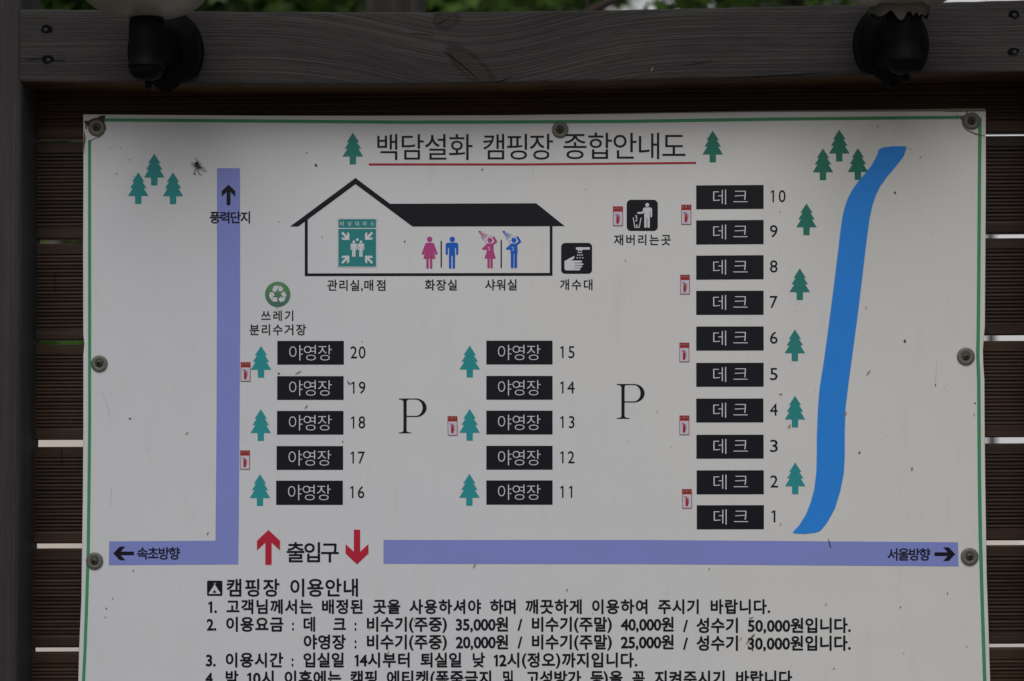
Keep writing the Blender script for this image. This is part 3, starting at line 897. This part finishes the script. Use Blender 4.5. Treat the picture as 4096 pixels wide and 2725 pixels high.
# washers and screws through the board
def lathe(name, c, prof, mat, parent, seg=36, axis='Y', smooth=True):
    """prof: (radius, height); for axis Y height runs towards the camera, for Z upwards"""
    v, f = [], []
    for r_, h_ in prof:
        for j in range(seg):
            a = 2*math.pi*j/seg
            if axis == 'Y': v.append((c[0]+r_*math.cos(a), c[1]-h_, c[2]+r_*math.sin(a)))
            else: v.append((c[0]+r_*math.cos(a), c[1]+r_*math.sin(a), c[2]+h_))
    for i in range(len(prof)-1):
        for j in range(seg):
            j2 = (j+1) % seg
            f.append((i*seg+j, i*seg+j2, (i+1)*seg+j2, (i+1)*seg+j))
    f.append(tuple(range(seg))[::-1]); f.append(tuple((len(prof)-1)*seg+j for j in range(seg)))
    o = mesh_obj(name, v, f, mat, parent, smooth)
    bm = bmesh.new(); bm.from_mesh(o.data); bmesh.ops.recalc_face_normals(bm, faces=bm.faces); bm.to_mesh(o.data); bm.free()
    return o
for (px, py, r_) in ((387, 512, 34), (2241, 520, 33), (3887, 485, 34), (398, 1455, 33.5), (3863, 1426, 35), (379, 2244, 34.5), (3878, 2227, 35), (350, 2960, 34), (3900, 2950, 35)):
    c = P(px, py, 0)
    ws = lathe("washer", c, [(r_*S, .0002), (r_*S, .0018), (r_*S-.0006, .0024), (r_*S*.52, .0024), (r_*S*.46, .0018)], M_washer, sign)
    c2 = P(px+random.uniform(-2, 2), py+random.uniform(-2, 2), 0)
    scw = lathe("screw", c2, [(14*S, .0018), (14.5*S, .0034), (12*S, .0046), (7*S, .0053), (2*S, .0054)], M_screw, ws, 28)
    v, f = [], []
    a = random.uniform(0, 1.5)
    for k in range(2):
        ca, sa = math.cos(a+k*math.pi/2), math.sin(a+k*math.pi/2)
        yy = c2.y-.0056-.00005*k
        w_, l_ = .0007, 7*S
        v += [(c2.x+ca*l_*i-sa*w_*j, yy, c2.z+sa*l_*i+ca*w_*j) for i, j in ((-1, -1), (1, -1), (1, 1), (-1, 1))]
        f.append((4*k, 4*k+1, 4*k+2, 4*k+3))
    for k in range(2):          # the slots' depth
        pass
    mesh_obj("cross_recess", v, f, M_recess, scw) if False else None
    v3 = [Vector(q_)+Vector((0, .0012, 0)) for q_ in v]
    f3 = list(f)
    for k in range(2):
        for j in range(4): f3.append((4*k+j, 4*k+(j+1) % 4, 8+4*k+(j+1) % 4, 8+4*k+j))
    o = mesh_obj("cross_recess", v+v3, f3, M_recess, sign)
    # recess belongs with the washer and screw
    o.parent = ws; o.location = (0, 0, 0)

# creases of crumpled laminate drawn flat in dark colour at the two top corners
fl = Flat(Y2); q = Z(fl, 320, 430, 8.25)
q.poly([(130, 485), (185, 430), (260, 445), (420, 370), (590, 330), (700, 265), (840, 262), (820, 400), (810, 520), (850, 600), (830, 720), (790, 800), (745, 570), (560, 430), (400, 480), (320, 590), (250, 610), (170, 545)])
fl.build("crease_marks", M_dirt_crease, sign)
fl = Flat(Y2); q = Z(fl, 320, 430, 8.25)
q.poly([(850, 620), (870, 700), (760, 900), (650, 985), (560, 1010), (420, 1070), (300, 1180), (270, 1170), (380, 1060), (560, 985), (700, 930), (810, 780)])
q.poly([(170, 560), (240, 600), (235, 700), (180, 730)]).poly([(130, 760), (165, 900), (190, 1000), (150, 1300), (130, 1560), (110, 1200)])
fl.build("crease_marks", M_crease, sign)
fl = Flat(Y2); q = Z(fl, 3780, 420, 7.84)
q.poly([(490, 340), (620, 330), (680, 260), (650, 200), (720, 190), (700, 270), (600, 400), (560, 560), (600, 680), (700, 770), (820, 830), (1000, 900), (1120, 940), (1250, 960), (1250, 985), (1120, 965), (960, 935), (820, 870), (680, 800), (590, 700), (530, 580), (535, 480), (480, 430)])
fl.build("crease_marks", M_crease, sign)
fl = Flat(Y2); q = Z(fl, 3780, 420, 7.84)
q.stroke([(370, 290), (405, 390)], 14).stroke([(500, 440), (550, 510), (570, 620), (650, 750)], 16).stroke([(0, 216), (400, 210), (700, 200), (1260, 195)], 10, False)
fl.build("crease_marks", M_dirt_crease, sign)

# dirt, seeds and dead insects stuck on the face
fl = Flat(Y3); rnd = random.Random(5)
def blob(fl, x, y, rx, ry, a):
    ca, sa = math.cos(R(a)), math.sin(R(a))
    pts = []
    for i in range(9):
        t_ = 6.283*i/9; k = rnd.uniform(.7, 1.15)
        u, w_ = math.cos(t_)*rx*k, math.sin(t_)*ry*k
        pts.append((x+u*ca-w_*sa, y+u*sa+w_*ca))
    fl.poly(pts)
for (x, y, rx, ry, a) in ((1264, 661, 6, 4.5, 60), (1226, 611, 2.5, 2.5, 0), (1288, 949, 2.5, 3, 0), (1619, 966, 4, 2.5, -50), (1117, 888, 2.5, 2, 0), (3438, 1811, 5, 4.5, 0), (3580, 771, 6, 4, 60),
                          (3619, 1365, 5, 7, 0), (3742, 1540, 2.5, 4, 0), (3900, 1613, 3.5, 3.5, 0), (3897, 1660, 2, 5, 0), (3648, 1876, 3, 8, 8), (3319, 2176, 2.6, 20, -14), (1193, 1491, 17, 1.7, -27), (1115, 1494, 5, 3.5, 0),
                          (1392, 1529, 2, 9, -20), (1400, 1535, 6, 2, 50), (520, 1674, 6, 2.5, -20), (1929, 678, 5, 2, -50), (1371, 1767, 2, 3.5, 0), (3123, 1577, 7, 2, -10), (2502, 1043, 2.5, 2.5, 0), (2343, 759, 2, 2, 0),
                          (1448, 1366, 2.5, 2.5, 0), (2371, 2455, 2.2, 2.2, 0), (3790, 2375, 1.8, 6, 0), (3602, 2430, 2.3, 3.5, 0), (3615, 2613, 2.3, 2.3, 0), (3868, 2588, 2.3, 2.3, 0), (3336, 2674, 3, 3, 0), (533, 2283, 2.2, 5, 10), (425, 2434, 2.5, 4, 0), (421, 2469, 2.5, 2.5, 0),
                          (451, 2394, 2.5, 2.5, 0), (533, 705, 2.5, 2, 0), (517, 639, 2, 2.5, 0), (441, 592, 2, 2, 0), (482, 592, 2, 2, 0), (3641, 597, 2, 3, 0), (3681, 629, 2, 3.5, 0), (3511, 506, 3, 2.5, 0),
                          (3011, 2545, 14, 3.2, -48), (2996, 2562, 15, 2.2, 125), (3010, 2600, 2.4, 6, 10), (3033, 2592, 6, 3, -30), (3005, 2472, 12, 2, -15), (779, 696, 3, 4, 0)):
    blob(fl, x, y, rx, ry, a)
for i in range(230):
    x, y = rnd.uniform(360, 3900), rnd.uniform(500, 2720)
    r_ = rnd.choice((.6, .8, .8, 1.0, 1.3, 1.6))
    blob(fl, x, y, r_, r_*rnd.uniform(.5, 1.2), rnd.uniform(0, 180))
props(fl.build("dirt_specks", M_dirt_crease, sign), kind="stuff")
fl = Flat(Y2)
for pts, w_ in (([(3746, 1440), (3745, 1500), (3742, 1538)], 1.0), ([(1000+120, 2320), (1118, 2370)], .8), ([(404, 1562), (425, 1610), (445, 1690)], .8), ([(3775, 1560), (3792, 1530)], 1.2), ([(445, 1950), (441, 2020), (437, 2024)], 1.0), ([(3018, 2540), (2982, 2574), (3005, 2592)], 2.2), ([(2120, 640), (2135, 700)], .8), ([(2138, 610), (2136, 640)], .8)):
    fl.stroke(pts, w_)
props(fl.build("drip_streaks", M_drip, sign), kind="stuff")
fl = Flat(Y3-.0002)
for (x, y, rx, ry, a) in ((1225, 1627, 10, 3, -50), (747, 1733, 9, 2.5, -48), (831, 2134, 10, 2.5, -65), (1898, 2262, 13, 2.6, -62), (3474, 1491, 12, 3, -55), (3157, 1706, 9, 4, -65), (3382, 1655, 10, 3.5, -70), (3122, 2097, 8, 1.6, -60), (2268, 2360, 7, 2.5, -55),
                          (2836, 2277, 5, 2.2, -60), (3304, 2418, 5, 2.6, -60), (1659, 2480, 8, 2.2, -65), (1478, 2513, 6, 2.5, -55), (1552, 2611, 10, 3, -60), (1107, 1232, 4, 2, 0), (2629, 1645, 6, 1.4, -50), (3464, 1230, 5, 2, -50), (3120, 845, 3, 2.5, 0), (465, 695, 4, 2, 20), (2963, 2555, 12, 1.5, 120)):
    blob(fl, x, y, rx, ry, a)
props(fl.build("seed_husks", M_seed, sign), kind="stuff")

# ------------------------------------------------------------ beam details
def wood_screw(px, py, big=1.0, seed=1):
    rr = random.Random(seed)
    fl = Flat(YF-.0008)
    pts = []
    for i in range(16):
        t_ = 6.283*i/16; k = rr.uniform(.8, 1.15)
        pts.append((px+24*big*math.cos(t_)*k, py+17*big*math.sin(t_)*k))
    hole = fl.poly(pts).build("screw_hole", M_recess, beam)  # flat black disc, the sunk hole's shade as colour
    c = P(px+rr.uniform(-6, 6), py+5, YF)
    lathe("screw_head", c, [(9*S, .0009), (9*S, .0018), (6*S, .0024), (1*S, .0025)], M_rust, hole, 20)
wood_screw(187, 116, 1, 1); wood_screw(189, 237, 1, 2); wood_screw(4056, 58, 1.0, 3); wood_screw(4054, 206, 1, 4)
def crack(pts, w):
    fl = Flat(YF-.0006)
    ws = [w*math.sin(math.pi*(i+.4)/(len(pts)-.2))+.4 for i in range(len(pts))]
    fl.poly([(a, b_-k/2) for (a, b_), k in zip(pts, ws)] + [(a, b_+k/2) for (a, b_), k in list(zip(pts, ws))[::-1]])
    fl.build("crack", M_recess, beam)
crack([(2880, 314), (3000, 308.5), (3100, 303), (3200, 297), (3330, 290)], 3.2)
crack([(1770, 203), (1800, 222), (1850, 262), (1885, 292), (1925, 330)], 4)
crack([(1975, 335), (2000, 325), (2050, 307)], 3)
crack([(104, 238), (135, 237), (165, 235)], 3)
crack([(212, 243), (240, 243), (262, 242)], 3.5)
crack([(2730, 263), (2790, 254), (2850, 245)], 1.6)
crack([(1640, 134), (1680, 136), (1715, 140)], 2)
crack([(1745, 98), (1770, 88), (1800, 68)], 2)
Flat(YF-.001).poly([(2603, 285), (2611, 272), (2614, 270), (2607, 283)]).build("dry_needle", plain("dry_needle", (.35, .36, .14), .8), beam)

# ------------------------------------------------------------ wall lamps
def wall_lamp(pxc, point, top_y, cup, globe, label, torn=False, seed=1):
    """cup: (centre px, y of top, [(radius px, y px)...]); globe: (centre px, centre py, semi-axes)"""
    YB_ = YF
    base = P(pxc, 200, YB_)
    lamp = empty("wall_lamp", (base.x, YB_, base.z), label, "lamp", "globe lamps on the crossbeam")
    # shield-shaped back plate with a stepped boss
    def shield(k, y, ky=1.0):
        pts = []
        hw = 152*k
        cyp = top_y+165
        for i in range(0, 37):
            a = R(-215+i*250/36)     # round upper part
            x = math.cos(a)*hw; yy = math.sin(a)*168*k*ky
            pts.append((pxc+x, cyp+yy))
        pts.append((pxc+hw*.45+ (point[0]-pxc)*.5, point[1]-58+6*(1-k)*10))
        pts.append((point[0], cyp+(point[1]-cyp)*k))
        pts.append((pxc-hw*.45+ (point[0]-pxc)*.5, point[1]-58+6*(1-k)*10))
        return [P(a, b_, YB_) for a, b_ in pts], y
    rings = [shield(1.0, 0.0005), shield(1.0, .006), shield(.97, .009), shield(.86, .0095), shield(.82, .013), shield(.74, .020), shield(.5, .026), shield(.12, .028)]
    v, f = [], []
    for pts, d in rings:
        v += [Vector((p_.x, YB_-d, p_.z)) for p_ in pts]
    L = len(rings[0][0])
    for i in range(len(rings)-1):
        for j in range(L):
            f.append((i*L+j, i*L+(j+1) % L, (i+1)*L+(j+1) % L, (i+1)*L+j))
    f.append(tuple((len(rings)-1)*L+j for j in range(L)))
    f.append(tuple(range(L)))
    o = mesh_obj("back_plate", v, f, M_iron, lamp, True)
    bm = bmesh.new(); bm.from_mesh(o.data); bmesh.ops.recalc_face_normals(bm, faces=bm.faces); bm.to_mesh(o.data); bm.free()
    o.data.set_sharp_from_angle(angle=R(40))
    # turned cup on its own upright axis
    YA = YF-.145
    cx = cup[0]
    ax = P(cx, 200, YA)
    k = (P(cx+100, 200, YA)-P(cx, 200, YA)).length/100
    prof = []
    for r_, y in cup[1]:
        prof.append((r_*k, P(cx, y, YA).z-ax.z))
    cupo = lathe("socket_cup", ax, prof, M_iron, lamp, 40, 'Z')
    cupo.data.set_sharp_from_angle(angle=R(38))
    fin = [(4, 322), (13, 328), (16, 340), (15, 352), (9, 360), (1, 362)]
    sh_ = cup[2]
    lathe("finial", P(cx+sh_[0], 200, YA+.01), [(r_*k, P(cx, y+sh_[1], YA).z-ax.z) for r_, y in fin], M_iron, lamp, 20, 'Z')
    # arm from plate to cup
    v, f = [], []
    z1 = P(cx, 130, YA).z
    tube(v, f, [(base.x, YF-.02, z1-.012), (base.x*.65+ax.x*.35, YF-.05, z1-.002), (ax.x, YA+.01, z1)], [.030, .024, .020], 20)
    mesh_obj("arm", v, f, M_iron, lamp, True)
    # shade
    gx, gy, a_, b_ = globe
    gc = P(gx, gy, YA)
    prof = []
    for i in range(0, 25):
        t_ = math.pi*(i/24)
        r_ = a_*k*math.sin(t_)
        h_ = -math.cos(t_)*(b_*k if t_ < math.pi/2 else b_*1.5*k)
        prof.append((max(r_, .0005), h_))
    lathe("glass_shade", gc, prof, M_shade, lamp, 64, 'Z')
    if torn:
        rr = random.Random(seed)
        v, f = [], []
        # jagged skirt of tape hanging under the shade; drops follow the torn edge
        edge = [(-128, 30), (-121, 8), (-104, 30), (-92, 34), (-72, 25), (-60, 14), (-45, 17), (-30, 38), (-12, 54), (4, 44), (16, 22), (30, 17), (44, 40), (52, 22), (60, 20), (68, 38), (78, 26), (98, 34), (112, 18), (126, 12), (130, 8)]
        n_ = 96
        zt_ = P(cx, 38, YA).z
        for i in range(n_+1):
            t_ = 2*math.pi*i/n_
            r0 = (104+8*math.sin(5*t_))*k
            front = math.sin(t_) < 0
            X = r0/k*math.cos(t_)*1.22
            d = lerp(edge, X)*k*1.05 if front else rr.uniform(6, 30)*k
            up = .006+.002*math.sin(7*t_)
            v += [(gc.x+r0*math.cos(t_)*1.1, YA+r0*math.sin(t_), zt_+up), (gc.x+r0*1.14*math.cos(t_), YA+r0*1.0*math.sin(t_), zt_-.002), (gc.x+r0*1.12*math.cos(t_), YA+r0*.92*math.sin(t_), zt_-.002-d)]
        for i in range(n_):
            for j in range(2):
                f.append((3*i+j, 3*i+3+j, 3*i+4+j, 3*i+1+j))
        mesh_obj("torn_tape", v, f, M_tape, lamp)
    return lamp
cupL = (587, [(60, 60), (70, 85), (71, 120), (70, 180), (66, 205), (64, 228), (67, 246), (73, 260), (75, 267), (72, 273), (68, 275), (66, 290), (54, 308), (34, 320), (12, 325)], (8, -4))
cupR = (3616, [(60, 30), (72, 55), (72, 120), (66, 160), (64, 180), (67, 205), (73, 228), (77, 242), (76, 248), (72, 253), (70, 255), (66, 268), (54, 284), (34, 294), (12, 299)], (8, -30))
wall_lamp(665, (672, 384), 42, cupL, (578, -46, 252, 124), "black wall lamp with an intact frosted globe near the beam's left end")
wall_lamp(3562, (3567, 360), 15, cupR, (3600, -80, 252, 124), "black wall lamp with torn brown tape under its globe, near the beam's right end", True, 4)

# ------------------------------------------------------------ spider on the board
def spider():
    q = lambda x, y, d: P(740+x/14.26, 610+y/14.26, -d)
    k = S/14.26
    V, E_, Rd = [], [], []
    def add(p, r_, par=None):
        V.append(p); Rd.append(r_*k*(1.35 if r_ > 30 else 1.1))
        if par is not None: E_.append((par, len(V)-1))
        return len(V)-1
    c = add(q(790, 800, .0026), 62)
    w_ = add(q(735, 735, .0026), 40, c)
    a1 = add(q(690, 700, .0030), 85, w_); a2 = add(q(635, 630, .0034), 118, a1); a3 = add(q(590, 545, .0032), 60, a2)
    h_ = add(q(785, 880, .0024), 48, c); add(q(785, 925, .0020), 22, h_)
    legs = ([(760, 700), (770, 540), (685, 400), (565, 290)], [(690, 800), (575, 825), (400, 640), (390, 510)], [(700, 840), (600, 970), (510, 1120), (490, 1250)],
            [(735, 900), (735, 1080), (870, 1280), (1000, 1270)], [(880, 850), (960, 930), (1180, 1060), (1270, 1060)], [(860, 790), (980, 840), (1110, 900)], [(820, 740), (885, 640), (875, 590)])
    for lg in legs:
        par = c
        for i, p in enumerate(lg):
            par = add(q(p[0], p[1], (.0026, .0038, .0024, .0012)[i]), (20, 17, 15, 9)[i], par)
    me = bpy.data.meshes.new("spider"); me.from_pydata([tuple(p) for p in V], E_, [])
    o = link(bpy.data.objects.new("spider_tmp", me))
    md = o.modifiers.new("skin", 'SKIN')
    for i, sv in enumerate(me.skin_vertices[0].data):
        sv.radius = (Rd[i], Rd[i]); sv.use_root = (i == 0)
    o.modifiers.new("sub", 'SUBSURF').levels = 2
    dg = bpy.context.evaluated_depsgraph_get(); dg.update()
    m2 = bpy.data.meshes.new_from_object(o.evaluated_get(dg))
    vs = [Vector(x_.co) for x_ in m2.vertices]; fs = [tuple(p_.vertices) for p_ in m2.polygons]
    bpy.data.objects.remove(o)
    o = mesh_obj("spider", vs, fs, M_spider, None, True)
    props(o, "small dark brown long-legged spider on the white board left of the violet road", "spider")
spider()
